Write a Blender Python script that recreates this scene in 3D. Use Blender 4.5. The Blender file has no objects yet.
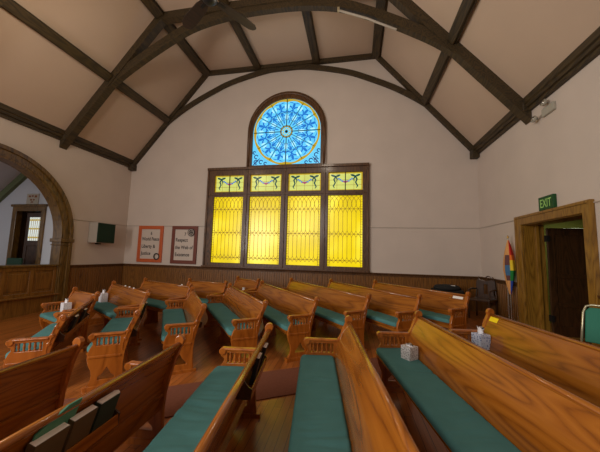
import bpy, bmesh, math, random
from mathutils import Vector, Matrix, noise
from mathutils.geometry import tessellate_polygon
random.seed(7)
S = bpy.context.scene
C = S.collection
PI = math.pi
D, XL, XR = 8.642, -7.95, 3.396          # back wall y, left wall x, right wall x
XC = -2.28                               # middle of the room
Y0 = -2.2                                # where the modelled room ends behind the camera
FX, FY, SL, RZ = -5.5, .7, .045, 5.4     # raked floor: a shallow cone round the chancel
def fz(x, y): return SL*(math.hypot(x-FX, y-FY)-RZ)

# ------------------------------------------------------------------ materials
def lin(r, g, b):
    f = lambda c: (c/255/12.92) if c/255 <= .04045 else ((c/255+.055)/1.055)**2.4
    return (f(r), f(g), f(b), 1)
def mat(name, col, rough=.6, spec=.5, metal=0, bump=0, bscale=40, var=0, vscale=3, coat=0):
    m = bpy.data.materials.new(name); m.use_nodes = True
    n = m.node_tree.nodes; l = m.node_tree.links; b = n['Principled BSDF']
    b.inputs['Base Color'].default_value = col; b.inputs['Roughness'].default_value = rough
    b.inputs['Specular IOR Level'].default_value = spec; b.inputs['Metallic'].default_value = metal
    b.inputs['Coat Weight'].default_value = coat
    tc = n.new('ShaderNodeTexCoord')
    if var:
        t = n.new('ShaderNodeTexNoise'); t.inputs['Scale'].default_value = vscale; t.inputs['Detail'].default_value = 5
        l.new(tc.outputs['Object'], t.inputs['Vector'])
        r = n.new('ShaderNodeValToRGB'); r.color_ramp.elements[0].position = .3; r.color_ramp.elements[1].position = .7
        r.color_ramp.elements[0].color = tuple(c*(1-var) for c in col[:3])+(1,)
        r.color_ramp.elements[1].color = tuple(min(1, c*(1+var)) for c in col[:3])+(1,)
        l.new(t.outputs['Fac'], r.inputs['Fac']); l.new(r.outputs['Color'], b.inputs['Base Color'])
    if bump:
        t = n.new('ShaderNodeTexNoise'); t.inputs['Scale'].default_value = bscale; t.inputs['Detail'].default_value = 4
        l.new(tc.outputs['Object'], t.inputs['Vector'])
        bp = n.new('ShaderNodeBump'); bp.inputs['Strength'].default_value = bump; bp.inputs['Distance'].default_value = .01
        l.new(t.outputs['Fac'], bp.inputs['Height']); l.new(bp.outputs['Normal'], b.inputs['Normal'])
    return m
def wood(name, dark, mid, light, scale=(1.2, 9, 9), rough=.3, coat=.3, ring=3.0, coords='Object'):
    m = bpy.data.materials.new(name); m.use_nodes = True
    n = m.node_tree.nodes; l = m.node_tree.links; b = n['Principled BSDF']
    b.inputs['Roughness'].default_value = rough; b.inputs['Coat Weight'].default_value = coat
    b.inputs['Coat Roughness'].default_value = .12
    tc = n.new('ShaderNodeTexCoord'); mp = n.new('ShaderNodeMapping'); mp.inputs['Scale'].default_value = scale
    l.new(tc.outputs[coords], mp.inputs['Vector'])
    oi = n.new('ShaderNodeObjectInfo'); va = n.new('ShaderNodeVectorMath'); va.operation = 'ADD'
    sc_ = n.new('ShaderNodeVectorMath'); sc_.operation = 'SCALE'; sc_.inputs[0].default_value = (13, 7, 5)
    l.new(oi.outputs['Random'], sc_.inputs['Scale']); l.new(mp.outputs['Vector'], va.inputs[0]); l.new(sc_.outputs[0], va.inputs[1])
    big = n.new('ShaderNodeTexNoise'); big.inputs['Scale'].default_value = .55; big.inputs['Detail'].default_value = 1.5
    l.new(va.outputs[0], big.inputs['Vector'])
    mul = n.new('ShaderNodeMath'); mul.operation = 'MULTIPLY'; mul.inputs[1].default_value = ring*4; l.new(big.outputs['Fac'], mul.inputs[0])
    fr = n.new('ShaderNodeMath'); fr.operation = 'PINGPONG'; fr.inputs[1].default_value = .5; l.new(mul.outputs[0], fr.inputs[0])
    fine = n.new('ShaderNodeTexNoise'); fine.inputs['Scale'].default_value = 7; fine.inputs['Detail'].default_value = 4
    l.new(va.outputs[0], fine.inputs['Vector'])
    add = n.new('ShaderNodeMath'); add.operation = 'MULTIPLY_ADD'; add.inputs[1].default_value = .55
    l.new(fine.outputs['Fac'], add.inputs[0]); l.new(fr.outputs[0], add.inputs[2])
    r = n.new('ShaderNodeValToRGB'); e = r.color_ramp.elements
    e[0].position = .2; e[0].color = dark; e[1].position = .85; e[1].color = light
    x = e.new(.42); x.color = mid
    l.new(add.outputs[0], r.inputs['Fac']); l.new(r.outputs['Color'], b.inputs['Base Color'])
    bp = n.new('ShaderNodeBump'); bp.inputs['Strength'].default_value = .04; bp.inputs['Distance'].default_value = .005
    l.new(add.outputs[0], bp.inputs['Height']); l.new(bp.outputs['Normal'], b.inputs['Normal'])
    return m
def glow(name, col, strength, var=0, vscale=1.0, hot=None):
    m = bpy.data.materials.new(name); m.use_nodes = True
    n = m.node_tree.nodes; l = m.node_tree.links; b = n['Principled BSDF']
    b.inputs['Base Color'].default_value = tuple(c*.3 for c in col[:3])+(1,); b.inputs['Roughness'].default_value = .25
    b.inputs['Emission Color'].default_value = col; b.inputs['Emission Strength'].default_value = strength
    if var:
        tc = n.new('ShaderNodeTexCoord'); t = n.new('ShaderNodeTexNoise'); t.inputs['Scale'].default_value = vscale
        t.inputs['Detail'].default_value = 2.5
        mp = n.new('ShaderNodeMapping'); mp.inputs['Scale'].default_value = (1, 1, .8)
        l.new(tc.outputs['Object'], mp.inputs['Vector']); l.new(mp.outputs['Vector'], t.inputs['Vector'])
        r = n.new('ShaderNodeValToRGB'); e = r.color_ramp.elements
        e[0].position = .3; e[0].color = tuple(c*(1-var) for c in col[:3])+(1,)
        e[1].position = .75; e[1].color = hot or col
        x = e.new(.52); x.color = col
        l.new(t.outputs['Fac'], r.inputs['Fac']); l.new(r.outputs['Color'], b.inputs['Emission Color'])
    return m

M = {}
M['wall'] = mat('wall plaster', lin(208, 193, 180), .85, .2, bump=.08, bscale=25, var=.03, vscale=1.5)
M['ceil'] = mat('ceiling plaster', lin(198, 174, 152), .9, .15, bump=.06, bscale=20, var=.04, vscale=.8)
M['beam'] = wood('dark beam wood', lin(38, 29, 15), lin(56, 43, 22), lin(76, 59, 30), (7, 1.0, 7), .6, .03)
M['blade'] = wood('fan blade wood', lin(30, 22, 16), lin(40, 30, 22), lin(52, 38, 28), (1.2, 8, 8), .5, .05)
M['trim'] = wood('brown trim wood', lin(58, 36, 18), lin(84, 54, 28), lin(106, 70, 36), (8, 8, 1.2), .4, .2)
M['arch'] = wood('arch oak', lin(66, 46, 16), lin(96, 68, 26), lin(118, 86, 36), (5, 5, 1.2), .4, .2)
M['door_trim'] = wood('golden oak casing', lin(104, 70, 20), lin(134, 94, 30), lin(154, 112, 40), (8, 8, 1.0), .35, .2)
M['door'] = wood('dark door wood', lin(40, 24, 12), lin(58, 35, 17), lin(72, 44, 22), (8, 8, 1.2), .35, .25)
M['panel'] = wood('wainscot wood', lin(90, 56, 20), lin(116, 74, 28), lin(134, 88, 34), (9, 9, .9), .4, .2)
M['oak'] = wood('honey oak', lin(116, 62, 17), lin(146, 82, 22), lin(164, 98, 30), (.5, 6, 6), .27, .45, 4.5)
M['oak_end'] = wood('honey oak ends', lin(134, 70, 18), lin(160, 86, 24), lin(176, 100, 32), (5, 5, .9), .3, .35)
M['cushion'] = mat('teal cushion cloth', lin(78, 126, 124), .9, .2, bump=.25, bscale=180, var=.06, vscale=6)
M['chair_cloth'] = mat('green vinyl', lin(20, 112, 88), .6, .4, bump=.05)
M['green_dark'] = mat('dark green upholstery', lin(22, 62, 42), .7)
M['carpet'] = mat('brown carpet', lin(118, 72, 54), .95, .1, bump=.5, bscale=160, var=.08, vscale=30)
M['steel'] = mat('beige steel tube', lin(190, 180, 150), .3, metal=.6)
M['chrome'] = mat('silver pole', lin(200, 195, 185), .25, metal=.9)
M['black'] = mat('black plastic', lin(22, 21, 20), .5)
M['blackcloth'] = mat('black cloth', lin(26, 25, 23), .9, bump=.2)
M['white'] = mat('white card', lin(235, 228, 220), .7)
M['pages'] = mat('book page edges', lin(250, 240, 236), .8, bump=.1, bscale=300)
M['cover_g'] = mat('dark green book cover', lin(40, 52, 40), .5)
M['cover_b'] = mat('olive brown book cover', lin(92, 70, 42), .55)
M['cover_k'] = mat('black book cover', lin(30, 26, 26), .5)
M['cover_t'] = mat('teal booklet cover', lin(72, 128, 100), .6)
M['cover_p'] = mat('pinkish brown cover', lin(176, 108, 84), .6)
M['cream'] = mat('cream cabinet', lin(168, 158, 144), .6)
M['grille'] = mat('dark green speaker grille', lin(12, 44, 24), .85, bump=.4, bscale=220)
M['tissue'] = mat('tissue paper', lin(238, 234, 236), .9)
def flecked(name, a, b_, scale):
    m = mat(name, a, .7); n = m.node_tree.nodes; l = m.node_tree.links
    t = n.new('ShaderNodeTexVoronoi'); t.inputs['Scale'].default_value = scale
    tc = n.new('ShaderNodeTexCoord'); l.new(tc.outputs['Object'], t.inputs['Vector'])
    r = n.new('ShaderNodeValToRGB'); r.color_ramp.elements[0].color = b_; r.color_ramp.elements[1].color = a
    r.color_ramp.elements[0].position = .25; r.color_ramp.elements[1].position = .5
    l.new(t.outputs['Distance'], r.inputs['Fac']); l.new(r.outputs['Color'], n['Principled BSDF'].inputs['Base Color']); return m
M['box_grey'] = flecked('grey flecked carton', lin(214, 208, 204), lin(140, 132, 130), 60)
M['box_blue'] = flecked('blue floral carton', lin(206, 210, 226), lin(96, 112, 160), 45)
M['box_white'] = flecked('white carton', lin(228, 222, 224), lin(205, 198, 205), 40)
M['yellow'] = mat('yellow label', lin(250, 216, 20), .5)
M['brass'] = mat('brass', lin(190, 150, 70), .3, metal=.8)
M['frame_o'] = mat('orange poster frame', lin(196, 92, 44), .5, var=.1, vscale=20)
M['frame_r'] = mat('red brown poster frame', lin(112, 50, 30), .5, var=.1, vscale=20)
M['paper'] = mat('poster paper', lin(206, 190, 176), .8)
M['ink'] = mat('dark ink', lin(28, 24, 24), .7)
M['sign_paper'] = mat('notice paper', lin(176, 166, 150), .8)
M['rust'] = mat('rust brown print', lin(132, 78, 44), .8)
M['exit_green'] = mat('exit sign green', lin(14, 74, 30), .5)
M['exit_letter'] = glow('exit letters', lin(150, 190, 96), .35)
M['lampglass'] = mat('lamp lens', lin(170, 165, 150), .15, .8)
M['hall'] = mat('hall wall green', lin(120, 118, 52), .85)
M['vestry_shade'] = mat('vestry ceiling shade', lin(96, 104, 70), .7)  # muted green that paints in the shaded slope of the vestry ceiling
M['cool_wall'] = mat('vestry plaster', lin(196, 198, 204), .9)
M['lead'] = mat('lead came', lin(176, 126, 24), .5, metal=.1)  # amber tint paints in the glass light bleeding over thin cames
M['lead_d'] = mat('dark lead came', lin(40, 34, 22), .5, metal=.2)
M['wire'] = mat('pale conduit', lin(186, 172, 158), .6)
M['g_yellow'] = glow('amber glass', lin(238, 210, 0), 1.0, .22, 1.1, lin(255, 240, 70))
M['g_transom'] = glow('pale lime glass', lin(206, 214, 110), .95, .12, 4)
M['g_cyan'] = glow('sky blue glass', lin(98, 204, 250), 1.0, .12, 3)
M['g_ice'] = glow('ice blue glass', lin(168, 234, 252), 1.0)
M['g_blue'] = glow('deep blue glass', lin(28, 116, 206), .9)
M['g_navy'] = glow('navy glass', lin(24, 66, 124), .8)
M['g_gold'] = glow('gold glass', lin(196, 164, 30), .85)
M['g_pink'] = glow('rose glass', lin(170, 70, 110), .8)
M['g_teal'] = glow('dark teal glass', lin(20, 84, 80), .6)
M['g_pale'] = glow('pale lemon glass', lin(206, 206, 120), .8)
M['g_day'] = glow('daylit clear glass', lin(214, 222, 214), .95)
for k, c in dict(red=(206, 32, 20), orange=(232, 112, 24), yellow=(240, 206, 40), green=(20, 124, 48), blue=(30, 66, 160), violet=(64, 40, 110),
                 peach=(222, 160, 92), brown=(104, 64, 62), sky=(62, 110, 150)).items():
    M['f_'+k] = mat('flag '+k, lin(*c), .8)

def floor_mat():
    m = bpy.data.materials.new('varnished floorboards'); m.use_nodes = True
    n = m.node_tree.nodes; l = m.node_tree.links; b = n['Principled BSDF']
    tc = n.new('ShaderNodeTexCoord'); mp = n.new('ShaderNodeMapping'); mp.inputs['Rotation'].default_value = (0, 0, PI/2-.03)
    l.new(tc.outputs['Object'], mp.inputs['Vector'])
    br = n.new('ShaderNodeTexBrick'); br.inputs['Scale'].default_value = 1; br.inputs['Brick Width'].default_value = 1.6
    br.inputs['Row Height'].default_value = .085; br.inputs['Mortar Size'].default_value = .0025
    br.inputs['Color1'].default_value = lin(150, 84, 36); br.inputs['Color2'].default_value = lin(184, 108, 50); br.inputs['Mortar'].default_value = lin(60, 34, 16)
    l.new(mp.outputs['Vector'], br.inputs['Vector'])
    mp2 = n.new('ShaderNodeMapping'); mp2.inputs['Scale'].default_value = (22, 1.5, 1); l.new(tc.outputs['Object'], mp2.inputs['Vector'])
    t = n.new('ShaderNodeTexNoise'); t.inputs['Scale'].default_value = 2; t.inputs['Detail'].default_value = 5; l.new(mp2.outputs['Vector'], t.inputs['Vector'])
    mx = n.new('ShaderNodeMix'); mx.data_type = 'RGBA'; mx.blend_type = 'MULTIPLY'; mx.inputs['Factor'].default_value = .5
    r = n.new('ShaderNodeValToRGB'); r.color_ramp.elements[0].position = .3; r.color_ramp.elements[1].position = .7
    r.color_ramp.elements[0].color = (.45, .42, .4, 1)
    l.new(t.outputs['Fac'], r.inputs['Fac']); l.new(br.outputs['Color'], mx.inputs[6]); l.new(r.outputs['Color'], mx.inputs[7])
    l.new(mx.outputs[2], b.inputs['Base Color']); b.inputs['Roughness'].default_value = .32; b.inputs['Coat Weight'].default_value = .22
    b.inputs['Coat Roughness'].default_value = .1
    return m
M['floor'] = floor_mat()

# ------------------------------------------------------------------ mesh helpers
def BM(): return bmesh.new()
def obj(name, bm, m, parent=None, smooth=False, bevel=0, kind=None, mats=None):
    me = bpy.data.meshes.new(name); bmesh.ops.recalc_face_normals(bm, faces=bm.faces[:]); bm.to_mesh(me); bm.free()
    for x in (mats or [m]): me.materials.append(M[x] if isinstance(x, str) else x)
    if smooth: me.polygons.foreach_set('use_smooth', [True]*len(me.polygons))
    o = bpy.data.objects.new(name, me); C.objects.link(o)
    if parent: o.parent = parent
    if bevel:
        b = o.modifiers.new('bevel', 'BEVEL'); b.width = bevel; b.segments = 2; b.limit_method = 'ANGLE'; b.angle_limit = .6
    if kind: o['kind'] = kind
    return o
def thing(name, label, cat, loc=(0, 0, 0), rz=0, group=None):
    o = bpy.data.objects.new(name, None); C.objects.link(o); o.empty_display_size = .1
    o.location = loc; o.rotation_euler = (0, 0, rz); o['label'] = label; o['category'] = cat
    if group: o['group'] = group
    return o
def tag(o, label, cat, group=None):
    o['label'] = label; o['category'] = cat
    if group: o['group'] = group
    return o
def root(name, kind='structure', loc=(0, 0, 0)):
    o = bpy.data.objects.new(name, None); C.objects.link(o); o.location = loc; o['kind'] = kind; return o
def box(bm, a, b, T=None, mi=0):
    vs = [bm.verts.new(((a, b)[i & 1][0], (a, b)[i >> 1 & 1][1], (a, b)[i >> 2 & 1][2])) for i in range(8)]
    if T:
        for v in vs: v.co = T @ v.co
    for f in ((0, 1, 3, 2), (4, 5, 7, 6), (0, 1, 5, 4), (2, 3, 7, 6), (0, 2, 6, 4), (1, 3, 7, 5)):
        bm.faces.new([vs[i] for i in f]).material_index = mi
    return bm
def prism(bm, loops, fn, d0, d1, mi=0):
    """polygon with holes (2D loops) extruded; fn(u, v, d) -> 3D"""
    flat = [p for lp in loops for p in lp]
    tris = tessellate_polygon([[Vector((p[0], p[1], 0)) for p in lp] for lp in loops])
    A = [bm.verts.new(fn(p[0], p[1], d0)) for p in flat]; B = [bm.verts.new(fn(p[0], p[1], d1)) for p in flat]
    for t in tris:
        for V in (A, B):
            try: bm.faces.new([V[i] for i in t]).material_index = mi
            except ValueError: pass
    k = 0
    for lp in loops:
        n = len(lp)
        for i in range(n):
            j = (i+1) % n
            bm.faces.new((A[k+i], A[k+j], B[k+j], B[k+i])).material_index = mi
        k += n
    return bm
XZ = lambda u, v, d: (u, d, v)     # drawn on the back wall
YZ = lambda u, v, d: (d, u, v)     # drawn on a side wall
XY = lambda u, v, d: (u, v, d)
def tube(bm, pts, r, n=8, cap=True, mi=0, flat=1.0):
    pts = [Vector(p) for p in pts]; R = r if isinstance(r, (list, tuple)) else [r]*len(pts); rings = []
    prev = None
    for i, p in enumerate(pts):
        t = (pts[min(i+1, len(pts)-1)]-pts[max(i-1, 0)]).normalized()
        a = prev if prev is not None else (Vector((0, 0, 1)) if abs(t.z) < .9 else Vector((1, 0, 0)))
        s = t.cross(a).normalized(); up = s.cross(t).normalized(); prev = up
        rings.append([bm.verts.new(p+s*R[i]*math.cos(2*PI*k/n)+up*R[i]*flat*math.sin(2*PI*k/n)) for k in range(n)])
    for a, b in zip(rings, rings[1:]):
        for k in range(n): bm.faces.new((a[k], a[(k+1) % n], b[(k+1) % n], b[k])).material_index = mi
    if cap:
        for q in (rings[0], rings[-1]): bm.faces.new(q).material_index = mi
    return bm
def lathe(bm, prof, T=None, n=16, mi=0):
    T = T or Matrix(); rings = []
    for r, z in prof: rings.append([bm.verts.new(T @ Vector((r*math.cos(2*PI*k/n), r*math.sin(2*PI*k/n), z))) for k in range(n)])
    for a, b in zip(rings, rings[1:]):
        for k in range(n): bm.faces.new((a[k], a[(k+1) % n], b[(k+1) % n], b[k])).material_index = mi
    for q in (rings[0], rings[-1]): bm.faces.new(q).material_index = mi
    return bm
def strip(bm, pts, w, y, th=.004, mi=0):
    """flat ribbon on the back-wall plane (x, z points), w wide, facing -y"""
    n = len(pts); L = []; R = []
    for i in range(n):
        a = Vector(pts[max(i-1, 0)]); b = Vector(pts[min(i+1, n-1)]); t = (b-a)
        if t.length < 1e-9: t = Vector((1, 0))
        t.normalize(); ww = (w[i] if isinstance(w, (list, tuple)) else w)/2
        L.append((pts[i][0]-t.y*ww, pts[i][1]+t.x*ww)); R.append((pts[i][0]+t.y*ww, pts[i][1]-t.x*ww))
    va = [[bm.verts.new((p[0], y-d, p[1])) for p in Q] for Q in (L, R) for d in (0, th)]
    l0, l1, r0, r1 = va
    for i in range(n-1):
        for a, b in ((l1, r1), (l0, l1), (r0, r1), (l0, r0)): bm.faces.new((a[i], a[i+1], b[i+1], b[i])).material_index = mi
    return bm
def blob(bm, cx, cz, rx, rz_, y, th=.004, n=14, rot=0, mi=0):
    pts = []
    for k in range(n):
        a = 2*PI*k/n; px, pz = rx*math.cos(a), rz_*math.sin(a)
        pts.append((cx+px*math.cos(rot)-pz*math.sin(rot), cz+px*math.sin(rot)+pz*math.cos(rot)))
    return prism(bm, [pts], XZ, y-th, y, mi)
def arc(cx, cz, r, a0, a1, n=24): return [(cx+r*math.cos(a0+(a1-a0)*i/n), cz+r*math.sin(a0+(a1-a0)*i/n)) for i in range(n+1)]
def text(name, s, size, loc, rot, m, parent, depth=.002, sx=1.0, align='CENTER', bold=0, fit=None):
    cu = bpy.data.curves.new(name, 'FONT'); cu.body = s; cu.size = size; cu.align_x = align; cu.extrude = depth; cu.offset = bold
    t = bpy.data.objects.new(name, cu); C.objects.link(t); t.scale = (sx, 1, 1); t.rotation_euler = rot; t.location = loc
    bpy.context.view_layer.update()
    me = bpy.data.meshes.new_from_object(t.evaluated_get(bpy.context.evaluated_depsgraph_get()))
    if fit:
        wd = max(v.co.x for v in me.vertices)-min(v.co.x for v in me.vertices)
        if wd*sx > fit: me.transform(Matrix.Scale(fit/(wd*sx), 4, (1, 0, 0)))
    me.transform(t.matrix_world); C.objects.unlink(t); bpy.data.objects.remove(t)
    me.materials.clear(); me.materials.append(M[m])
    o = bpy.data.objects.new(name, me); C.objects.link(o); o.parent = parent; return o

# ------------------------------------------------------------------ the room shell
ZF, ZE, KN = 8.0, 4.70, 2.92            # flat ceiling, eave, half width of the flat
SLO = (ZF-ZE)/(XR-XC-KN)
def roof_z(x):
    r = abs(x-XC); return ZF if r < KN else ZF-SLO*(r-KN)
def floor_mesh():
    bm = BM(); xs = [-9.6+.45*i for i in range(36)]; xs = [x for x in xs if x < XR+.35]; ys = [Y0+.45*i for i in range(26)]; ys = [y for y in ys if y < D+.3]
    g = [[bm.verts.new((x, y, fz(x, y))) for y in ys] for x in xs]
    for i in range(len(xs)-1):
        for j in range(len(ys)-1): bm.faces.new((g[i][j], g[i+1][j], g[i+1][j+1], g[i][j+1]))
    return bm
obj('floor', floor_mesh(), 'floor', smooth=True, kind='structure')
# ceiling: two slopes and the flat, one slab
bm = BM(); c0 = [(XL-.1, roof_z(XL-.1)), (XC-KN, ZF), (XC+KN, ZF), (XR+.1, roof_z(XR+.1))]
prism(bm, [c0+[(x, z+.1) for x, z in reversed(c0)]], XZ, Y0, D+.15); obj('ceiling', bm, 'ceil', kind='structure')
# back wall with the window openings
wx0, wx1, wz0, wz1 = -4.80, .30, 1.27, 4.40
AX, AZ, AR = -2.23, 5.64, 1.16
outer = [(XL-.1, -.5), (XR+.1, -.5), (XR+.1, roof_z(XR+.1)), (XC+KN, ZF), (XC-KN, ZF), (XL-.1, roof_z(XL-.1))]
hole1 = [(wx0, wz0), (wx1, wz0), (wx1, wz1), (wx0, wz1)]
hole2 = [(AX-AR, 4.52), (AX+AR, 4.52)]+arc(AX, AZ, AR, 0, PI, 28)
bm = prism(BM(), [outer, hole1, hole2], XZ, D, D+.15); obj('wall_back', bm, 'wall', kind='structure')
# left wall with the big arch opening
ACY, ACZ, ARi = 4.70, 2.02, 1.66
bm = prism(BM(), [[(Y0, -.6), (D, -.6), (D, ZE+.06), (Y0, ZE+.06)], [(ACY-ARi-.1, 1.19), (ACY+ARi+.1, 1.19)]+arc(ACY, ACZ, ARi+.1, 0, PI, 32)], YZ, XL-.25, XL)
obj('wall_left', bm, 'wall', kind='structure')
# right wall with the door opening
dy0, dy1, dz1 = 4.95, 6.58, 2.40
bm = prism(BM(), [[(Y0, -.3), (dy0, -.3), (dy0, dz1), (dy1, dz1), (dy1, -.3), (D, -.3), (D, ZE+.06), (Y0, ZE+.06)]], YZ, XR, XR+.3)
obj('wall_right', bm, 'wall', kind='structure')
# wainscot: v-jointed boards with a cap
def wainscot_x(name, x0, x1, zb, zt):
    r = root(name); bm = BM(); w = .075; n = int((x1-x0)/w); w = (x1-x0)/n
    for i in range(n):
        a = x0+i*w; prism(bm, [[(a, D), (a, D-.012), (a+.008, D-.022), (a+w-.008, D-.022), (a+w, D-.012), (a+w, D)]], lambda u, v, d: (u, v, d), zb, zt-.05)
    obj('board_panel', bm, 'panel', r)
    bm = BM(); prism(bm, [[(D, zt-.09), (D-.03, zt-.09), (D-.035, zt-.05), (D-.06, zt-.03), (D-.065, zt), (D, zt)]], lambda u, v, d: (d, u, v), x0, x1)
    obj('cap_rail', bm, 'trim', r); return r
wainscot_x('trim_1', XL, XR, .0, 1.20)
def wainscot_y(name, X, s, y0, y1, zb, zt):
    r = root(name); bm = BM(); n = max(1, int((y1-y0)/.075)); w = (y1-y0)/n
    for i in range(n):
        a = y0+i*w; prism(bm, [[(X, a), (X+s*.012, a), (X+s*.022, a+.008), (X+s*.022, a+w-.008), (X+s*.012, a+w), (X, a+w)]], lambda u, v, d: (u, v, d), zb, zt-.05)
    obj('board_panel', bm, 'panel', r)
    bm = BM(); prism(bm, [[(X, zt-.09), (X+s*.03, zt-.09), (X+s*.035, zt-.05), (X+s*.06, zt-.03), (X+s*.065, zt), (X, zt)]], lambda u, v, d: (u, d, v), y0, y1)
    obj('cap_rail', bm, 'trim', r); return r
wainscot_y('trim_2', XL, 1, 6.66, D-.022, -.05, 1.20)
wainscot_y('trim_3', XR, -1, 6.75, D-.022, 0, 1.20)
wainscot_y('trim_4', XR, -1, Y0, 4.80, 0, 1.20)
# thin conduit running round the walls
bm = BM(); tube(bm, [(XL+.012, 6.66, 2.50), (XL+.012, D-.012, 2.525), (-4.90, D-.012, 2.525)], .011, 6)
obj('trim_5', bm, 'wire', kind='structure')
bm = BM(); tube(bm, [(.40, D-.012, 2.525), (XR-.012, D-.012, 2.525), (XR-.012, 6.77, 2.525)], .011, 6)
tube(bm, [(XR-.012, 4.79, 2.525), (XR-.012, Y0+.1, 2.525)], .011, 6); obj('trim_6', bm, 'wire', kind='structure')

# ------------------------------------------------------------------ roof timbers
def sym(lst): return [(XC-r, z) for r, z in reversed(lst)]+[(XC+r, z) for r, z in lst]
def under(r, d):      # a line d below the ceiling, perpendicular on the slope
    k = math.sqrt(1+SLO*SLO)
    kn = KN-d*(k-1)/SLO
    return ZF-d if r <= kn else ZF-SLO*(r-KN)-d*k
HW = XR-XC-.01
def truss(name, y0, y1, chord, low, thick, braces=True):
    t = root(name, 'structure'); kn = KN
    top = [(0, ZF+.03), (KN, ZF+.03), (HW, roof_z(XC+HW)+.03)]
    kk = KN-chord*(math.sqrt(1+SLO*SLO)-1)/SLO
    bot = [(0, ZF-chord), (kk, ZF-chord), (HW, under(HW, chord))]
    bm = prism(BM(), [sym(top)+list(reversed(sym(bot)))], XZ, y0, y1); obj('rafter_beam', bm, 'beam', t, bevel=.015)
    # arched brace: smooth curve through the given lower-edge points
    fine = []
    P = [(-low[1][0], low[1][1])]+low+[(2*low[-1][0]-low[-2][0], 2*low[-1][1]-low[-2][1])]
    for i in range(1, len(P)-2):
        for s in range(6):
            u = s/6; p0, p1, p2, p3 = P[i-1], P[i], P[i+1], P[i+2]
            f = lambda a, b, c, d: .5*(2*b+(c-a)*u+(2*a-5*b+4*c-d)*u*u+(3*b-a-3*c+d)*u**3)
            fine.append((f(p0[0], p1[0], p2[0], p3[0]), f(p0[1], p1[1], p2[1], p3[1])))
    fine.append(low[-1]); up = []
    for i, (r, z) in enumerate(fine):
        a = fine[max(0, i-1)]; b = fine[min(len(fine)-1, i+1)]; tx, tz = b[0]-a[0], b[1]-a[1]; q = math.hypot(tx, tz)
        ur, uz = r-tz/q*thick, z+tx/q*thick
        if i == 0: ur = 0
        up.append((min(ur, HW), min(uz, under(min(ur, HW), chord*.5))))
    inset = .025
    bm = prism(BM(), [sym(fine)[0:len(fine)-1]+[(XC+r, z) for r, z in fine]+list(reversed(sym(up)[0:len(up)-1]+[(XC+r, z) for r, z in up]))], XZ, y0+inset, y1-inset)
    obj('arched_brace', bm, 'beam', t, bevel=.012)
    return t
low_far = [(0, 7.76), (.7, 7.73), (1.86, 7.46), (2.6, 7.16), (3.5, 6.70), (4.36, 6.10), (5.0, 5.45), (5.5, 4.82), (HW, 4.62)]
low_near = [(0, 7.65), (.95, 7.61), (1.85, 7.44), (2.55, 7.13), (3.4, 6.65), (4.1, 6.18), (4.77, 5.56), (5.3, 4.98), (HW, 4.70)]
truss('roof_truss', D-.13, D-.001, .12, low_far, .15)
for yy in (6.17, 3.57, .95): truss('roof_truss', yy-.10, yy+.10, .20, low_near, .22)
def rot_box(bm, x, z, ang, w, h, y0, y1):
    T = Matrix.Translation((x, 0, z)) @ Matrix.Rotation(ang, 4, 'Y')
    box(bm, (-w/2, y0, -h), (w/2, y1, .02), T)
sl = math.atan(SLO)
for s in (-1, 1):
    for r, a, w, h in ((4.32, s*sl, .2, .14), (KN, s*sl/2, .24, .17), (1.0, 0, .2, .13)):
        for ya, yb in ((Y0, .84), (1.06, 3.46), (3.68, 6.06), (6.28, D-.13)):
            bm = BM(); rot_box(bm, XC+s*r, roof_z(XC+s*r), a, w, h, ya, yb)
            rot_box(bm, XC+s*r-math.sin(a)*.06, roof_z(XC+s*r)-math.cos(a)*.06, a, w*1.25, .03, ya, yb)
            obj('roof_purlin', bm, 'beam', None, bevel=.012, kind='structure')
    X = XL if s < 0 else XR
    t = root('eave_beam'); bm = BM(); i = -s
    prof = [(X, 4.60), (X+i*.07, 4.60), (X+i*.07, 4.66), (X+i*.11, 4.67), (X+i*.11, 4.73), (X+i*.14, 4.75), (X+i*.14, 4.87), (X, 4.87)]
    prism(bm, [prof], lambda u, v, d: (u, d, v), Y0, D-.13); obj('moulded_beam', bm, 'beam', t)
    for yy in (.95, 3.57, 6.17):   # carved corbel under each truss foot
        bm = BM(); box(bm, (min(X, X+i*.16), yy-.12, 4.60), (max(X, X+i*.16), yy+.12, 4.78)); box(bm, (min(X, X+i*.11), yy-.09, 4.57), (max(X, X+i*.11), yy+.09, 4.60))
        obj('corbel', bm, 'beam', t, bevel=.02)
    bm = BM(); box(bm, (min(X, X+i*.2), D-.2, 4.50), (max(X, X+i*.2), D-.001, 4.72)); obj('corbel', bm, 'beam', t, bevel=.02)

# slim pale strip along the brace under the near truss
t = thing('pale_strip', 'slim pale strip along the underside of the arched brace of the nearer roof truss', 'light', (-.42, 6.03, 7.30))
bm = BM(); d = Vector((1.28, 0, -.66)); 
tube(bm, [Vector((0, 0, 0)), d*.5+Vector((0, 0, .035)), d], .024, 8); obj('strip_bar', bm, 'cream', t)
bm = BM(); box(bm, (-.02, -.03, -.03), (.03, .03, .06)); obj('end_cap', bm, 'steel', t)

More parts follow.
